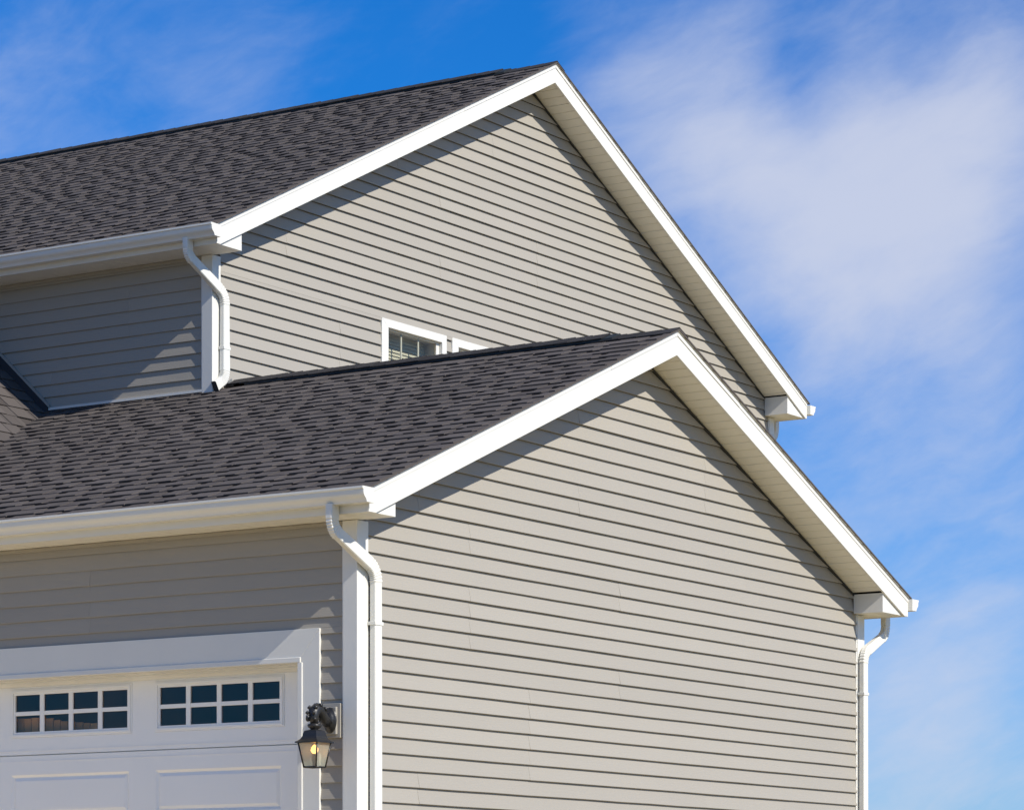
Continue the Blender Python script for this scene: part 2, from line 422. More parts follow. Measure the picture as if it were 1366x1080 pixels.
# ------------------------------------------------------------------ roof trim shared by both blocks
def gable_block(T, P):
    """T: thing; P: dict of measures. Returns parts"""
    x0, x1, yw, yr = P['x0'], P['x1'], P['yw'], P['yr']       # outer wall corners, gable wall plane, rake face plane
    xr, za, sl, dep = P['xr'], P['za'], P['sl'], P['dep']     # ridge x, rake apex z, slope, plumb depth of the rake board
    xe0, xe1, zs = P['xe0'], P['xe1'], P['zs']                # eave fascia faces, soffit level
    ztop = lambda x: za - sl*abs(x-xr)
    zbot = lambda x: za-dep - sl*abs(x-xr)
    # rake boards, one each side, with drip edge and overlap seam
    for s, xe in ((-1, xe0), (1, xe1)):
        xb = xr + s*((za-dep)-zs)/sl                          # where the lower edge meets the soffit level
        pts = [(xr, za), (xe, ztop(xe)), (xe, zs-.002), (xb, zs-.002), (xr, za-dep)]
        b = MB(); b.prism(pts, 'y', yr, yr+.02)
        o = b.make('rake_board', m_white, T, bevel=.002)
        d = MB()
        xs = xr + s*P['seam']
        for (xa, xc, pr) in ((xr+s*.003, xs, .007), (xs, xe, .0045)):
            h = .034
            d.prism([(xa, ztop(xa)+.004), (xc, ztop(xc)+.004), (xc, ztop(xc)-h), (xa, ztop(xa)-h)], 'y', yr-pr, yr-.0005)
        # flange of the drip edge under the shingles
        d.prism([(xr+s*.003, za+.0045), (xe+s*.01, ztop(xe+s*.01)+.0045), (xe+s*.01, ztop(xe+s*.01)+.0065), (xr+s*.003, za+.0065)], 'y', yr-.016, yr+.05)
        d.make('drip_edge', m_white, T)
        st_ = MB(); st_.prism([(xr, za+.0068), (xe+s*.03, ztop(xe+s*.03)+.0068), (xe+s*.03, ztop(xe+s*.03)+.020), (xr, za+.020)], 'y', yr-.024, yr+.04)
        st_.make('starter_shingle', m_sh, T)
        # sloping soffit planks between wall and rake
        xin = P['box0'] if s < 0 else P['box1']
        zso = lambda x: zbot(x)+.010
        soff = MB(); soff.prism([(xr, zso(xr)+.022), (xin, zso(xin)+.022), (xin, zso(xin)+.03), (xr, zso(xr)+.03)], 'y', yr+.02, yw+.01)
        sp = soff.make('rake_soffit', m_soff, T)
        cs = 1/math.sqrt(1+sl*sl); wpl = .1143; tot = abs(xin-xr)/cs; n = int(tot/wpl); dx = s*wpl*cs
        me = None
        sd = Vector((s*cs, 0, -sl*cs)); nd = Vector((-s*sl*cs, 0, -cs)) 
        g = .012
        b = MB()
        for (a0, a1) in ((0, 1),):
            v = [(0, 0, -.009), (g*.35, 0, 0), (wpl-g*.65, 0, 0), (wpl, 0, -.009)]
            ln = (yw-.002)-(yr+.021)
            vv = [(p[0], 0, p[2]) for p in v]+[(p[0], ln, p[2]) for p in v]
            b.add(vv, [(0, 1, 5, 4), (1, 2, 6, 5), (2, 3, 7, 6)])
        me = mesh('soffit_plank', b.v, b.f, m_soff)
        nn = Vector((0, 0, 0))
        ndn = Vector((-s*sl, 0, -1)).normalized()
        for i in range(n+1):
            a = i*wpl
            if a > tot-.02: break
            px = xr + s*cs*a
            pos = Vector((px, yr+.021, zso(px)+.010)) + ndn*(0.0012*(i % 3 == 0))
            Rm = Matrix((sd, Vector((0, 1, 0)), ndn)).transposed().to_4x4()
            w = wpl if a+wpl <= tot else tot-a
            link('soffit_plank', me, sp, Matrix.Translation(pos) @ Rm @ Matrix.Diagonal((w/wpl, 1, 1, 1)))
        # near-black strip that paints in the shade where siding meets the soffit
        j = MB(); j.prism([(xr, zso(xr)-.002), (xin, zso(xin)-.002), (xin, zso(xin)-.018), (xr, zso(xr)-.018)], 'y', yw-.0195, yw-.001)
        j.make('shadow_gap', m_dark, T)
        # eave fascia
        f = MB(); z1 = ztop(xe)-.012
        f.box(min(xe, xe-s*.02), max(xe, xe-s*.02), yr+.021, P['yback'], zs-.002, z1)
        f.make('eave_fascia', m_white, T, bevel=.002)
        # boxed eave return
        xb2 = xr + s*((za-dep)-zs)/sl
        xbx = P['box0'] if s < 0 else P['box1']
        q = MB(); zt = zbot(xbx)+.006
        q.prism([(xbx, zs+.001), (xbx, zt), (xb2, zs+.001)], 'y', yr+.0205, yw-.013)
        q.make('eave_return', m_white, T, bevel=.0015)
        # underside corner trim
    # level soffit under the eaves: planks run across, in x
    def eave_soffit(s, xw, xe, xin, y_end, m):
        bd = MB(); xa, xb = sorted((xe-s*.02, xw)); bd.box(xa, xb, yr+.03, P['yback'], zs+.016, zs+.022)
        sp = bd.make('eave_soffit', m, T)
        xa2 = xe-s*.021; w = .1143
        xo = xin
        def plank(xA, xB):
            b = MB(); g = .007; lo, hi = sorted((xA, xB)); L_ = hi-lo
            v = [(0, 0, .006), (0, g*.5, 0), (0, w-g*.5, 0), (0, w, .006)]
            b.add([*v, *[(L_, p[1], p[2]) for p in v]], [(0, 1, 5, 4), (1, 2, 6, 5), (2, 3, 7, 6)])
            return mesh('soffit_plank', [p for p in b.v], b.f, m), lo
        m1, lo1 = plank(xa2, xo); m2, lo2 = plank(xa2, xw)
        y = yr+.003 if False else yr+.0215; i = 0
        while y < y_end:
            me, lo = (m1, lo1) if y+w < yw-.015 else (m2, lo2)
            link('soffit_plank', me, sp, Matrix.Translation((lo, y, zs+.0005+.0012*(i % 3 == 0)))); y += w; i += 1
    eave_soffit(-1, x0+.01, xe0, P['box0'], P['soff_end'], P['soff_mat'])
    eave_soffit(1, x1-.01, xe1, P['box1'], yw+.6, m_soff)
    # gutters
    def gutter(s, xe, yend, name_label):
        zt = P['gz']; dz = .102
        prof = [(0, 0), (0, -dz), (-.082, -dz), (-.086, -dz+.012), (-.096, -dz+.026), (-.112, -dz+.040), (-.119, -dz+.052), (-.121, -dz+.070), (-.121, -.020), (-.132, -.014), (-.132, 0), (-.118, 0), (-.118, -.006), (-.126, -.007), (-.126, -.011)]
        P2 = [(xe - (-s)*(-p[0])*1.0 if False else xe + s*(-p[0]), zt+p[1]) for p in prof]
        ye = yr-.040
        b = MB(); vs = []; n = len(P2)
        ys = [ye]; y = ye
        while y < yend: y += 1.5; ys.append(y)
        r = random.Random(5)
        for j, yy in enumerate(ys):
            w = 0 if j == 0 else r.uniform(-.0018, .0018)
            vs += [(p[0]+(w if i > 3 else 0), yy, p[1]+(w if i > 3 else 0)) for i, p in enumerate(P2)]
        fs = []
        for j in range(len(ys)-1):
            for i in range(n-1): 
                q = (j*n+i, j*n+i+1, (j+1)*n+i+1, (j+1)*n+i); fs.append(q if s < 0 else q[::-1])
        b.add(vs, fs)
        go = b.make('gutter', m_alum, T, label=name_label)
        sm = go.modifiers.new('solid', 'SOLIDIFY'); sm.thickness = .0012; sm.offset = 0
        cap = [(p[0], p[1]) for p in P2[:12]]
        c = MB(); c.prism(cap, 'y', ye-.003, ye+.0005); c.make('end_cap', m_alum, go)
        # joint sleeves
        return go
    gutter(-1, xe0-.0005, P['yback'], P['gl0']); gutter(1, xe1+.0005, yw+3, P['gl1'])

def corner_post(T, x, y, z0, z1, sx, wg, we, label=None):
    """outside corner post. sx=+1: wall runs to +x from the corner (left corner), -1: right corner"""
    b = MB(); f = .02; lip = .012
    X = lambda a: x + sx*a
    pts = [(X(-f), y-f), (X(wg-lip), y-f), (X(wg-lip), y-f+.008), (X(wg), y-f+.008), (X(wg), y+.004), (X(0.004), y+.004), (X(.004), y+we), (X(-f+.008), y+we), (X(-f+.008), y+we-lip), (X(-f), y+we-lip)]
    b.prism(pts, 'z', z0, z1); return b.make('corner_post', m_white, T, bevel=.0025, label=label)

# ================================================================== GARAGE WING
G = thing('garage_wing', (3.84, 3, -.05), 'low gabled garage wing in front, beige lap siding, dark shingles, white garage door', 'garage')
g_sl, g_xr, g_za = .4167, 3.84, 5.480
GP = dict(x0=0, x1=7.68, yw=0, yr=-.32, xr=g_xr, za=g_za, sl=g_sl, dep=.186, xe0=-.30, xe1=7.965, zs=3.603, box0=.04, box1=7.50, yback=12.6,
          seam=1.0, soff_end=4.5, soff_mat=m_vsoff, gz=3.757, gl0='cream white gutter over the garage door', gl1='white gutter end past the right eave')
# wall bodies
wb = MB(); wb.prism([(0.03, -.05), (7.65, -.05), (7.65, 3.66), (g_xr, 5.22), (.03, 3.66)], 'y', .011, .06)
gw = wb.make('gable_wall', m_shea, G)
ewb = MB()
ewb.box(.011, .06, .06, .47, -.05, 3.7); ewb.box(.011, .06, .47, 6.28, 2.68, 3.7); ewb.box(.011, .06, 6.28, 12.6, -.05, 3.7)
ew = ewb.make('eave_wall', m_shea, G)
bw = MB(); bw.box(7.62, 7.668, .06, 12.6, -.05, 3.7); bw.box(.06, 7.62, 12.55, 12.6, -.05, 3.7); bw.make('rear_wall', m_shea, G)
boxpart('garage_ceiling', G, m_int, .061, 7.61, .061, 12.54, 3.1, 3.15)
gspan = lambda z: ((.112, 7.56) if z < 3.70 else (max(.112, g_xr-(g_za-.186+.02-z)/g_sl), min(7.56, g_xr+(g_za-.186+.02-z)/g_sl)) if z < g_za-.19 else None)
def gsp(z):
    h = (g_za-.186+.012-z)/g_sl
    if h <= 0: return None
    return (max(.112, g_xr-h), min(7.572, g_xr+h))
side(gw, 'g', .006, 3.2795, .1143, 0.0, 5.305, gsp, [], [.75, 1.4, 2.2, 2.9, 3.5, 4.3])
side(ew, 'e', .006, 3.4062, .1143, 0.0, 3.60, lambda z: (.100, 12.5), [(.300, 6.45, -1, 2.876)], [1.2, 2.4, 3.3, 4.2])
gable_block(G, GP)
corner_post(G, 0, 0, -.05, 3.600, 1, .125, .112)
corner_post(G, 7.68, 0, -.05, 3.600, -1, .125, .112)
# top channel against the soffit
boxpart('wall_channel', G, m_sid_e, -.014, -.001, .113, 12.5, 3.575, 3.600)
# roof decks
def deck(T, name, x_a, x_b, P, y0, y1):
    b = MB(); z = lambda x: P['za']-.004 - P['sl']*abs(x-P['xr'])
    b.prism([(x_a, z(x_a)), (x_b, z(x_b)), (x_b, z(x_b)-.03), (x_a, z(x_a)-.03)], 'y', y0, y1)
    return b.make(name, m_dark, T)
rf = deck(G, 'front_roof', -.31, g_xr, GP, -.30, 12.7); rb = deck(G, 'back_roof', g_xr, 7.975, GP, -.30, 4.05)
cs = 1/math.sqrt(1+g_sl**2)
UX, UY = 3.547, 4.081
org = Vector((-.335, 0, g_za+.007-g_sl*(g_xr+.335)))
slope(rf, org, Vector((cs, 0, g_sl*cs)), Vector((0, 1, 0)), Vector((-g_sl*cs, 0, cs)), 27, -.337, lambda s: 12.6,
      lambda s, t: t < 3.4+ s*.80 and not (s*cs-.335 > UX and t > UY+.1))
slope(rb, Vector((8.0, 0, g_za+.007-g_sl*(8.0-g_xr))), Vector((-cs, 0, g_sl*cs)), Vector((0, 1, 0)), Vector((g_sl*cs, 0, cs)), 27, -.337,
      lambda s: 4.0, lambda s, t: t < -.3)
def ridge(T, P, y_vent, y_end, y0, yback):
    xr, za, sl = P['xr'], P['za'], P['sl']
    c = 1/math.sqrt(1+sl*sl); hw = .135
    def capmesh(w, ln, th):
        b = MB()
        pr = [(-w, -w*sl), (-w*.1, -w*.1*sl+.000), (0, .003), (w*.1, -w*.1*sl), (w, -w*sl)]
        v = []
        for (yy, lift) in ((0, .007), (ln, 0.0)):
            v += [(p[0], yy, p[1]+lift) for p in pr] + [(p[0], yy, p[1]+lift-th) for p in pr]
        f = []
        for i in range(4): f += [(i, i+1, 11+i, 10+i), (5+i, 15+i, 16+i, 6+i), (i, 5+i, 6+i, i+1)]
        f += [(0, 10, 15, 5), (4, 9, 19, 14)]
        b.add(v, f); return mesh('ridge_cap', b.v, b.f, m_cap)
    cm = capmesh(hw, .26, .006)
    v = MB(); tz = .030
    for s in (-1, 1):
        v.prism([(xr, za+.018), (xr+s*.13, za+.018-sl*.13), (xr+s*.125, za+.018-sl*.125+.022), (xr, za+.018+.022)], 'y', y_vent, y_end)
    rv = v.make('ridge_vent', m_vent, T)
    y = y0; r = random.Random(9); k = 0
    while y < yback and k < 90:
        on = y_vent-.05 < y < y_end
        link('ridge_cap', cm, rv, Matrix.Translation((xr+r.uniform(-.003, .003), y, za+.018+(.023 if on else .003)+r.uniform(0, .003))) @ Matrix.Rotation(r.uniform(-.01, .01), 4, 'Z'))
        y += .16; k += 1
ridge(G, GP, .20, 3.86, -.345, 4.0)

# cross gable on the far left whose near slope meets this roof in a valley
cg = .90; vy0 = 5.97; vz0 = g_za-.004-g_sl*(g_xr-UX)     # valley start at the taller wall
c2 = 1/math.sqrt(1+cg*cg); ry = vy0+2.3
cgo = Vector((UX+.05, 0, 0))
slope_org_y = 3.9
def czz(y): return vz0+.012+cg*(y-vy0)
yb0 = 4.17; zr_ = czz(ry); yb2 = ry+(zr_-3.62)/cg
b = MB(); b.add([(UX+.1, yb0, czz(yb0)-.012), (-.40, yb0, czz(yb0)-.012), (-.40, ry, zr_-.012), (UX+.1, ry, zr_-.012)], [(0, 3, 2, 1)])
b.make('cross_roof_deck', m_dark, G)
b = MB(); b.prism([(ry, zr_), (yb2, 3.62), (yb2, 3.58), (ry, zr_-.05)], 'x', -.40, UX+.1)
cr = b.make('cross_roof', m_sh, G)
ncr = int((ry-yb0)/c2/.16)
slope(cr, Vector((UX-.01, yb0, czz(yb0)+.002)), Vector((0, c2, cg*c2)), Vector((-1, 0, 0)), Vector((0, -cg*c2, c2)), ncr, 0, lambda s: 3.97,
      lambda s, t: (1.03 < s*c2 < 2.93 and (s*c2+yb0) > vy0-.46*t-.5 and t < 1.7), start_of=lambda s: 0.0)
zz_ = lambda y, h=0: zr_-cg*abs(y-ry)-h
for sg in (-1, 1):
    ye_ = yb0+.02 if sg < 0 else yb2-.02
    b = MB(); b.prism([(ry, zr_-.015), (ye_, zz_(ye_, .015)), (ye_, zz_(ye_, .20)), (ry, zr_-.22)], 'x', -.42, -.40); b.make('rake_board', m_white, G)
cf = MB(); cf.add([(-.02, yb0+.02, 3.59), (-.02, ry, zr_-.05), (-.02, yb2-.02, 3.59)], [(0, 2, 1)]); cgw = cf.make('cross_gable_wall', m_shea, G)
def cgs(z):
    h = (zr_-.06-z)/cg
    return (ry-h, ry+h) if h > .05 else None
side(cgw, 'e', -.025, 3.66, .1143, 3.66, zr_-.16, cgs, [], [5.2, 6.4], plen=9)

# downspouts
downspout('downspout', G, [(-.358, 3.66), (-.358, 3.50), (.150, 3.27), (.150, -.03)], -.085, -.030, .092, (1, 2), label='near downspout wrapping the garage corner below the gutter')
downspout('downspout', G, [(8.045, 3.66), (8.045, 3.46), (7.61, 3.26), (7.61, -.03)], -.085, -.030, .092, (1, 2), label='white downspout under the right eave of the garage')
for xx in (.150, 7.61):
    for z in (2.9, 1.2):
        b = MB(); b.box(xx-.049, xx+.049, -.087, -.024, z-.012, z+.012); b.make('strap', m_alum, G, bevel=.001)
        for q in (-.03,): 
            b = MB(); b.box(xx-.052, xx-.048, -.068, -.060, z+.05, z+.058); b.make('screw', m_alum, G)

# garage door trim
tz0, tz1 = 2.68, 2.876; ty0, ty1 = .30, 6.45
b = MB(); b.prism([(ty0, tz1), (ty1, tz1), (ty1-.19, tz0), (ty0+.16, tz0)], 'x', -.022, .004)
hd = b.make('door_casing', m_white, G, bevel=.002)
b = MB(); b.prism([(ty0, tz1-.0015), (ty0+.16, tz0), (ty0+.16, -.05), (ty0, -.05)], 'x', -.0215, .004); b.make('door_casing', m_white, G, bevel=.002)
b = MB(); b.prism([(ty1, tz1-.0015), (ty1-.19, tz0), (ty1-.19, -.05), (ty1, -.05)], 'x', -.0215, .004); b.make('door_casing', m_white, G, bevel=.002)
# stepped brickmould and sloping weather stop
b = MB()
b.box(-.030, .03, ty0+.16, ty1-.19, 2.645, 2.682); b.make('door_moulding', m_white, G, bevel=.004)
b = MB(); b.box(-.0295, .03, ty0+.145, ty0+.185, -.05, 2.6445); b.make('door_moulding', m_white, G, bevel=.004)
b = MB(); b.box(-.0295, .03, ty1-.23, ty1-.19, -.05, 2.6445); b.make('door_moulding', m_white, G, bevel=.004)
b = MB()
for (xa, za_, xb, zb_) in ((.0305, 2.640, .095, 2.636), (.095, 2.626, .130, 2.622), (.130, 2.620, .164, 2.604)):
    b.prism([(xa, za_), (xb, zb_), (xb, 2.675), (xa, 2.675)], 'y', ty0+.186, ty1-.231)
b.make('weather_stop', m_white, G)
b = MB(); b.prism([(.0305, ty0+.165), (.165, ty0+.165), (.165, ty0+.215), (.12, ty0+.20), (.0305, ty0+.186)], 'z', -.05, 2.6)
b.make('weather_stop', m_white, G)

# garage door: sections with pressed panels and window lites
dx = .17
door = MB(); door.box(dx+.022, dx+.05, .50, 6.32, 2.085, 2.13); door.box(dx+.022, dx+.05, .50, 6.32, -.04, 2.07)
D = door.make('garage_door', m_door, G)
PY = [.789+1.389*k for k in range(4)]; PW = 1.085
def section(z0, z1, openings):
    """door section: face pieces round its openings so that windows and panels sit in real recesses"""
    b = MB(); ys = [.50]
    for y0, y1, a, c in openings:
        b.box(dx, dx+.02, ys[-1], y0, z0, z1); b.box(dx, dx+.02, y0, y1, z0, a); b.box(dx, dx+.02, y0, y1, c, z1); ys.append(y1)
    b.box(dx, dx+.02, ys[-1], 6.36, z0, z1)
    return b.make('door_section', m_door, D)
def pressed(y0, y1, z0, z1):
    b = MB(); r1, r2, d1 = .020, .045, .014
    def rect(i, d): return [(dx+d, y0+i, z0+i), (dx+d, y1-i, z0+i), (dx+d, y1-i, z1-i), (dx+d, y0+i, z1-i)]
    R_ = rect(0, 0)+rect(r1, d1)+rect(r2, .003)
    fs = []
    for k in (0, 4):
        for i in range(4): fs.append((k+i, k+4+i, k+4+(i+1) % 4, k+(i+1) % 4))
    fs.append((8, 11, 10, 9)); b.add(R_, fs); return b.make('pressed_panel', m_door, D)
zsec = [2.615, 2.094, 1.566, 1.038, .510, -.04]
section(2.0985, 2.68, [(y-.045, y+PW+.045, 2.223, 2.589) for y in PY])
# bead lines of the meeting rail
for z in (2.126, 2.046):
    boxpart('rail_bead', D, m_door, dx-.003, dx+.001, .50, 6.28, z, z+.006)
for k in range(1, 5):
    zt, zb = zsec[k]-.003, zsec[k+1]+.003
    ops = [(y-.015, y+PW+.040, zb+.075, zt-.142) for y in PY]; section(zb, zt, ops)
    for o_ in ops: pressed(*o_)
for y in PY:
    y0, y1, z0, z1 = y, y+PW, 2.266, 2.546
    b = MB()
    def fr(a0, a1, c0, c1, w, xa, xb):
        b.box(xa, xb, a0, a1, c0, c0+w); b.box(xa, xb, a0, a1, c1-w, c1); b.box(xa, xb, a0, a0+w, c0+w, c1-w); b.box(xa, xb, a1-w, a1, c0+w, c1-w)
    fr(y0-.044, y1+.044, z0-.042, z1+.042, .012, dx-.004, dx+.012)
    fr(y0-.032, y1+.032, z0-.030, z1+.030, .016, dx-.010, dx+.012)
    fr(y0-.016, y1+.016, z0-.014, z1+.014, .016, dx-.002, dx+.014)
    b.make('window_frame', m_door, D, bevel=.0015)
    pw = (PW-3*.040)/4; ph = (z1-z0-.030)/2
    for i in range(3):
        ya = y0+pw*(i+1)+.04*i; boxpart('muntin', D, m_door, dx-.001, dx+.013, ya, ya+.04, z0, z1, bevel=.002)
    for i in range(4):
        ya = y0+(pw+.04)*i; boxpart('muntin', D, m_door, dx, dx+.013, ya, ya+pw, z0+ph, z0+ph+.03, bevel=.002)
        for j in (0, 1):
            za2 = z0+(ph+.03)*j; boxpart('pane', D, m_gdoor, dx+.010, dx+.013, ya+.0005, ya+pw-.0005, za2, za2+ph)
# bare wooden slats stored high behind the left-hand panes
rack = thing('wooden_rack', (.5, 3.0, 2.15), 'brown wooden slats seen through the lower garage door panes at left', 'wooden rack')
r = random.Random(4)
for i in range(22):
    ya = 2.52+.072*i; zt = 2.318+min(.058, .0016*i*i*.35+.0045*i)+r.uniform(-.004, .004)
    boxpart('slat', rack, m_wood, .235, .25, ya, ya+.064, 1.9, zt)
boxpart('rail', rack, m_wood, .251, .28, 2.5, 4.15, 2.0, 2.06)

# ================================================================== MAIN HOUSE
H = thing('main_house', (8.55, 11, -.05), 'taller gabled house block behind the garage, beige lap siding and dark shingle roof', 'house')
h_sl, h_xr, h_za = .4850, 8.53, 9.285
HP = dict(x0=UX, x1=13.60, yw=UY, yr=UY-.32, xr=h_xr, za=h_za, sl=h_sl, dep=.181, xe0=3.213, xe1=13.825, zs=6.549, box0=3.576, box1=13.40, yback=19.0,
          seam=1.6, soff_end=UY+3.2, soff_mat=m_soff, gz=6.695, gl0='upper white gutter along the shaded eave', gl1='upper gutter end past the far right eave')
wb = MB(); wb.prism([(UX+.03, -.05), (13.57, -.05), (13.57, 6.6), (h_xr, 9.0), (UX+.03, 6.6)], 'y', UY+.26, UY+.30)
hw = wb.make('gable_wall', m_shea, H)
b = MB(); b.box(UX+.011, UX+.06, UY+.02, 19, -.05, 6.62); he = b.make('eave_wall', m_shea, H)
b = MB(); b.box(13.53, 13.588, UY+.02, 19, -.05, 6.62); b.box(UX+.06, 13.53, 18.95, 19, -.05, 6.6); b.make('rear_wall', m_shea, H)
def hsp(z):
    h = (h_za-.181+.012-z)/h_sl
    if h <= 0: return None
    lo = UX+.11 if z > 5.2 else (UX+.11 if z > 5.25 else None)
    left = UX+.11 if z > 4.9 else (g_xr + (g_za-z)/g_sl - .35 if z > 3.9 else 7.75)
    return (max(left, h_xr-h), min(13.49, h_xr+h))
WIN = [(6.022, 7.080), (7.176, 8.234)]; wz1, wz0 = 6.424, 4.95
side(hw, 'g', UY+.006, 6.282, .1113, 2.0, 9.118, hsp, [(a, c, wz0, wz1) for a, c in WIN], [4.6, 5.4, 6.3, 7.0, 7.9], plen=4.1)
side(he, 'e', UX+.006, 6.386, .1101, 5.405, 6.545, lambda z: (UY+.105, 18.9), [], [5.0, 5.9, 7.1])
gable_block(H, HP)
corner_post(H, UX, UY, 5.2, 6.547, 1, .108, .106)
corner_post(H, 13.60, UY, -.05, 6.547, -1, .108, .106)
boxpart('wall_channel', H, m_sid_e, UX-.014, UX-.001, UY+.107, 12, 6.520, 6.546)
hf = deck(H, 'front_roof', 3.203, h_xr, HP, UY-.30, 19.4); hb = deck(H, 'back_roof', h_xr, 13.835, HP, UY-.30, 19.4)
cs = 1/math.sqrt(1+h_sl**2)
slope(hf, Vector((3.178, 0, h_za+.007-h_sl*(h_xr-3.178))), Vector((cs, 0, h_sl*cs)), Vector((0, 1, 0)), Vector((-h_sl*cs, 0, cs)), 36, UY-.337, lambda s: 19.3,
      lambda s, t: t < 6.1+s*.80)
slope(hb, Vector((13.86, 0, h_za+.007-h_sl*(13.86-h_xr))), Vector((-cs, 0, h_sl*cs)), Vector((0, 1, 0)), Vector((h_sl*cs, 0, cs)), 36, UY-.337,
      lambda s: 19.3, lambda s, t: t < UY-.32)
ridge(H, HP, 4.28, 19.3, UY-.345, 19.2)
# where the siding meets the lower roof: white channel over dark step flashing
zj = vz0+.028
boxpart('roof_channel', H, m_white, UX-.020, UX+.004, UY+.09, 5.90, zj+.006, zj+.028)
boxpart('flashing', H, m_flash, UX-.012, UX+.006, UY+.02, 6.0, zj-.06, zj+.005)
def slopebar(name, m, x0_, x1_, h0, h1, ya, yb):
    b = MB(); z = lambda y: vz0+.03+cg*(y-vy0)
    b.prism([(ya, z(ya)+h0), (yb, z(yb)+h0), (yb, z(yb)+h1), (ya, z(ya)+h1)], 'x', x0_, x1_); return b.make(name, m, H)
slopebar('flashing', m_flash, UX-.016, UX-.006, -.04, .095, vy0-.06, 9)
slopebar('roof_channel', m_sid_e, UX-.024, UX-.0161, .095, .125, vy0-.085, 9)

# windows
def house_window(a, c):
    b = MB(); y = UY; w = .105
    b.prism([(a, wz1), (c, wz1), (c-w*.72, wz1-.075), (a+w, wz1-.075)], 'y', y-.020, y+.03)
    b.prism([(a, wz1), (a+w, wz1-.075), (a+w, wz0+.075), (a, wz0)], 'y', y-.020, y+.03)
    b.prism([(c, wz1), (c-w*.72, wz1-.075), (c-w*.72, wz0+.075), (c, wz0)], 'y', y-.020, y+.03)
    b.prism([(a, wz0), (c, wz0), (c-w*.72, wz0+.075), (a+w, wz0+.075)], 'y', y-.020, y+.03)
    f = b.make('window_frame', m_white, H, bevel=.002)
    ia, ic, i0, i1 = a+w, c-w*.72, wz0+.075, wz1-.075
    r = MB()                                             # reveal box behind the frame
    r.box(ia-.03, ia-.001, y+.031, y+.20, i0, i1); r.box(ic+.001, ic+.03, y+.031, y+.20, i0, i1); r.box(ia-.03, ic+.03, y+.031, y+.20, i1, i1+.03); r.box(ia-.03, ic+.03, y+.031, y+.20, i0-.03, i0)
    r.box(ia-.03, ic+.03, y+.201, y+.22, i0-.03, i1+.03)
    r.make('reveal', m_int, f)
    s = MB(); s.box(ic-.045, ic-.001, y+.018, y+.040, i0, i1); s.box(ia, ic-.046, y+.018, y+.040, i1-.014, i1-.0005)
    s.make('sash', m_white, f, bevel=.002)
    boxpart('pane', f, m_gwin, ia+.0005, ic-.046, y+.026, y+.029, i0, i1-.015)
    n = (ic-.045-ia)/3
    for k in (1, 2): boxpart('muntin', f, m_white, ia+n*k-.009, ia+n*k+.009, y+.031, y+.040, i0, i1-.015)
    for z in (5.98, 5.62, 5.3): boxpart('muntin', f, m_white, ia, ic-.05, y+.0315, y+.039, z, z+.016)
    z = i1-.03
    bm = MB(); bm.add([(ia+.01, 0, 0), (ic-.05, 0, 0), (ic-.05, .012, .031), (ia+.01, .012, .031)], [(0, 1, 2, 3)])
    me = mesh('blind_slat', bm.v, bm.f, m_blind)
    while z > i0+.02:
        link('blind_slat', me, f, Matrix.Translation((0, y+.150, z))); z -= .033
for w_ in WIN: house_window(*w_)

# downspouts of the taller block
downspout('downspout', H, [(3.155, 6.61), (3.155, 6.47), (3.655, 6.22), (3.655, 5.505), (3.52, 5.42)], UY-.082, UY-.030, .090, (1, 2, 3), label='upper downspout wrapping the post and emptying on the shingles', dark_end=True)
downspout('downspout', H, [(13.93, 6.61), (13.93, 6.42), (13.64, 6.20), (13.64, -.03)], 4.19, 4.24, .090, (1, 2), label='upper downspout mostly hidden behind the right garage roof')
b = MB(); b.box(3.655-.047, 3.655+.047, UY-.084, UY-.024, 5.75, 5.775); b.make('strap', m_alum, H, bevel=.001)
b = MB(); b.add([(3.71, UY-.03, 5.475), (3.80, UY-.03, 5.50), (3.74, UY-.06, 5.52)], [(0, 1, 2)]); b.make('flashing', m_alum, H)

# ================================================================== WALL LANTERN
LY = .172; LX = -.25
Ln = thing('wall_lantern', (LX, LY, 1.88), 'lit black four-sided wall lantern on a block beside the garage door', 'lantern')
mb_ = MB(); mb_.box(-.020, .002, .124, .298, 2.118, 2.345); 
boxpart('mounting_block', Ln, m_sid_e, -.026, .002, .118, .2985, 2.112, 2.350, bevel=.003)
boxpart('mounting_pad', Ln, m_sid_e, -.048, -.0265, .140, .275, 2.135, 2.325, bevel=.004)
def lathe_x(name, prof, cy, cz, m, parent, sy=1, n=20):
    v = []; f = []
    for (x, r_) in prof:
        for i in range(n):
            a = 2*math.pi*i/n; v.append((x, cy+math.cos(a)*r_*sy, cz+math.sin(a)*r_))
    for j in range(len(prof)-1):
        for i in range(n): f.append((j*n+i, j*n+(i+1) % n, (j+1)*n+(i+1) % n, (j+1)*n+i))
    f.append(tuple(range(n))); f.append(tuple(range((len(prof)-1)*n, len(prof)*n))[::-1])
    return link(name, mesh(name, v, f, m, smooth=True), parent)
lathe_x('back_plate', [(-.049, .088), (-.056, .090), (-.062, .080), (-.066, .066), (-.074, .060), (-.084, .035), (-.09, .012)], .185, 2.232, m_black, Ln, .62)
def tube(name, pts, rad, m, parent, n=8, rads=None):
    v = []; f = []; P_ = [Vector(p) for p in pts]
    for i, p in enumerate(P_):
        t = (P_[min(i+1, len(P_)-1)]-P_[max(i-1, 0)]).normalized(); u = t.cross(Vector((0, 1, 0.01))).normalized(); w = t.cross(u)
        r_ = rads[i] if rads else rad
        for k in range(n):
            a = 2*math.pi*k/n; v.append(p+u*math.cos(a)*r_+w*math.sin(a)*r_)
    for i in range(len(P_)-1):
        for k in range(n): f.append((i*n+k, i*n+(k+1) % n, (i+1)*n+(k+1) % n, (i+1)*n+k))
    f.append(tuple(range(n))[::-1]); f.append(tuple(range((len(P_)-1)*n, len(P_)*n)))
    return link(name, mesh(name, v, f, m, smooth=True), parent)
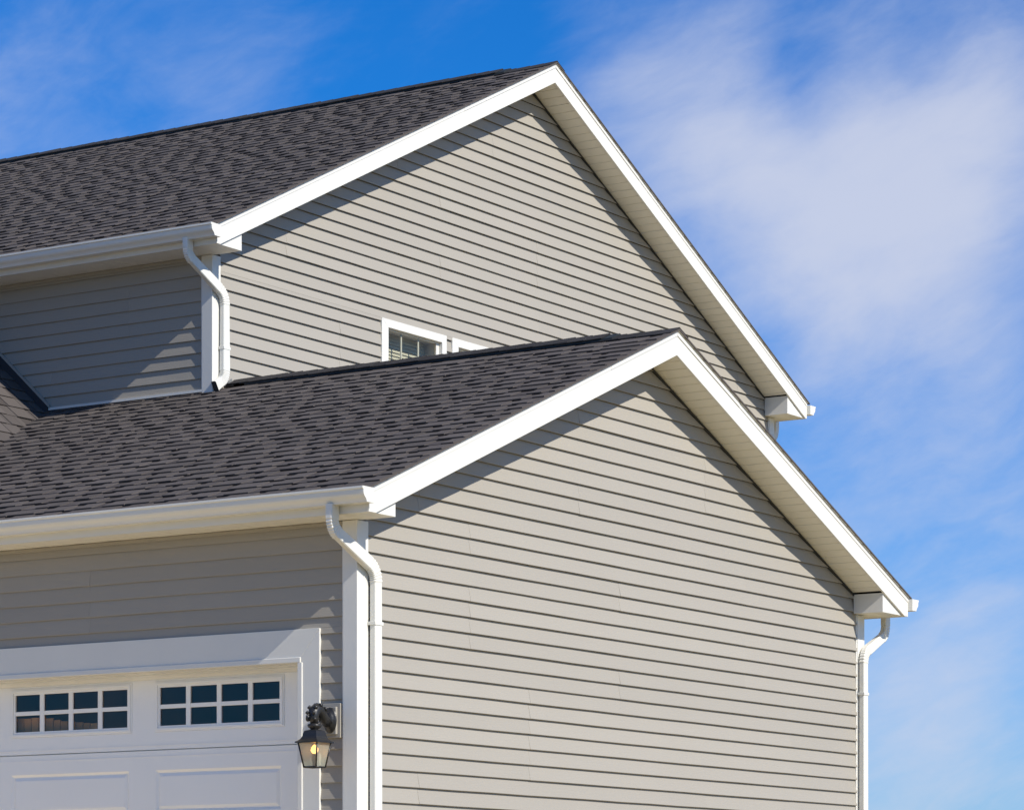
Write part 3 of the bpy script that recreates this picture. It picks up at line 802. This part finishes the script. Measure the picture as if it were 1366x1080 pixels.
# thick leafy scroll arm from plate to lantern cap
arm = [(-.08, .185, 2.21), (-.12, .184, 2.235), (-.165, .182, 2.285), (-.215, .178, 2.300), (-.252, .174, 2.280), (-.258, .172, 2.235), (-.252, .172, 2.19)]
tube('arm', arm, .02, m_black, Ln, 10, [.036, .034, .038, .042, .040, .034, .026])
import itertools
def scroll(cx, cy, cz, r0, turns, s, th):
    pts = []
    for i in range(28):
        t = i/27; a = turns*2*math.pi*t; r_ = r0*(1-.8*t)
        pts.append((cx+s*math.cos(a)*r_, cy+.001*i, cz+math.sin(a)*r_))
    tube('scroll', pts, th, m_black, Ln, 7, [th*(1.1-.5*i/27) for i in range(28)])
scroll(-.292, LY+.01, 2.232, .030, 1.3, 1, .008); scroll(-.180, LY+.012, 2.215, .030, 1.2, -1, .009)
for i, (ax, az, rr) in enumerate([(-.205, 2.322, .016), (-.262, 2.305, .017), (-.288, 2.268, .014), (-.15, 2.300, .015), (-.275, 2.225, .013)]):
    # acanthus leaf curls: small pointed lobes
    tube('leaf', [(ax, LY+.025, az-.012), (ax-.006, LY+.030, az+.004), (ax-.014, LY+.022, az+.016)], rr, m_black, Ln, 7, [rr*.5, rr, rr*.15])
    tube('leaf', [(ax, LY-.022, az-.012), (ax-.006, LY-.028, az+.004), (ax-.014, LY-.018, az+.016)], rr, m_black, Ln, 7, [rr*.5, rr, rr*.15])
def lathe_z(name, prof, m, n=24):
    v = []; f = []
    for (r_, z) in prof:
        for i in range(n):
            a = 2*math.pi*i/n; v.append((LX+math.cos(a)*r_, LY+math.sin(a)*r_, z))
    for j in range(len(prof)-1):
        for i in range(n): f.append((j*n+i, j*n+(i+1) % n, (j+1)*n+(i+1) % n, (j+1)*n+i))
    f.append(tuple(range(n))[::-1]); f.append(tuple(range((len(prof)-1)*n, len(prof)*n)))
    return link(name, mesh(name, v, f, m, smooth=True), Ln)
lathe_z('collar', [(.022, 2.145), (.026, 2.158), (.044, 2.172), (.050, 2.184), (.044, 2.194), (.026, 2.20), (.022, 2.215)], m_black)
# bell-curved square roof
def sqloft(name, prof, m, flat=True):
    v = []; f = []
    for (h, z) in prof: v += [(LX-h, LY-h, z), (LX+h, LY-h, z), (LX+h, LY+h, z), (LX-h, LY+h, z)]
    for j in range(len(prof)-1):
        for i in range(4): f.append((j*4+i, j*4+(i+1) % 4, (j+1)*4+(i+1) % 4, (j+1)*4+i))
    f.append((3, 2, 1, 0)); k = (len(prof)-1)*4; f.append((k, k+1, k+2, k+3))
    return link(name, mesh(name, v, f, m), Ln)
sqloft('lantern_roof', [(.088, 2.064), (.096, 2.066), (.096, 2.074), (.084, 2.079), (.070, 2.092), (.060, 2.110), (.056, 2.130), (.050, 2.148), (.030, 2.156), (.012, 2.160)], m_black)
hT, hB, zT, zB = .079, .053, 2.064, 1.903
for sx, sy in ((-1, -1), (1, -1), (1, 1), (-1, 1)):
    tube('post', [(LX+sx*hT, LY+sy*hT, zT), (LX+sx*hB, LY+sy*hB, zB)], .0055, m_black, Ln, 6)
for k, (sx, sy, ex, ey) in enumerate(((-1, -1, 1, -1), (1, -1, 1, 1), (1, 1, -1, 1), (-1, 1, -1, -1))):
    b = MB(); i_ = .002
    b.add([(LX+sx*(hT-i_), LY+sy*(hT-i_), zT), (LX+ex*(hT-i_), LY+ey*(hT-i_), zT), (LX+ex*(hB-i_), LY+ey*(hB-i_), zB), (LX+sx*(hB-i_), LY+sy*(hB-i_), zB)], [(0, 1, 2, 3)])
    b.make('glass_pane', m_glan, Ln)
    tube('bottom_rail', [(LX+sx*hB, LY+sy*hB, zB-.002), (LX+ex*hB, LY+ey*hB, zB-.002)], .006, m_black, Ln, 6)
b = MB(); b.box(LX-.05, LX+.05, LY-.005, LY+.005, zB-.004, zB+.002); b.make('floor_bar', m_black, Ln)
lathe_z('candle', [(.010, 1.900), (.011, 1.905), (.011, 1.985), (.013, 1.992)], m_black)
lathe_z('bulb', [(.010, 1.992), (.019, 2.000), (.026, 2.014), (.024, 2.032), (.013, 2.048), (.003, 2.056)], m_bulb)
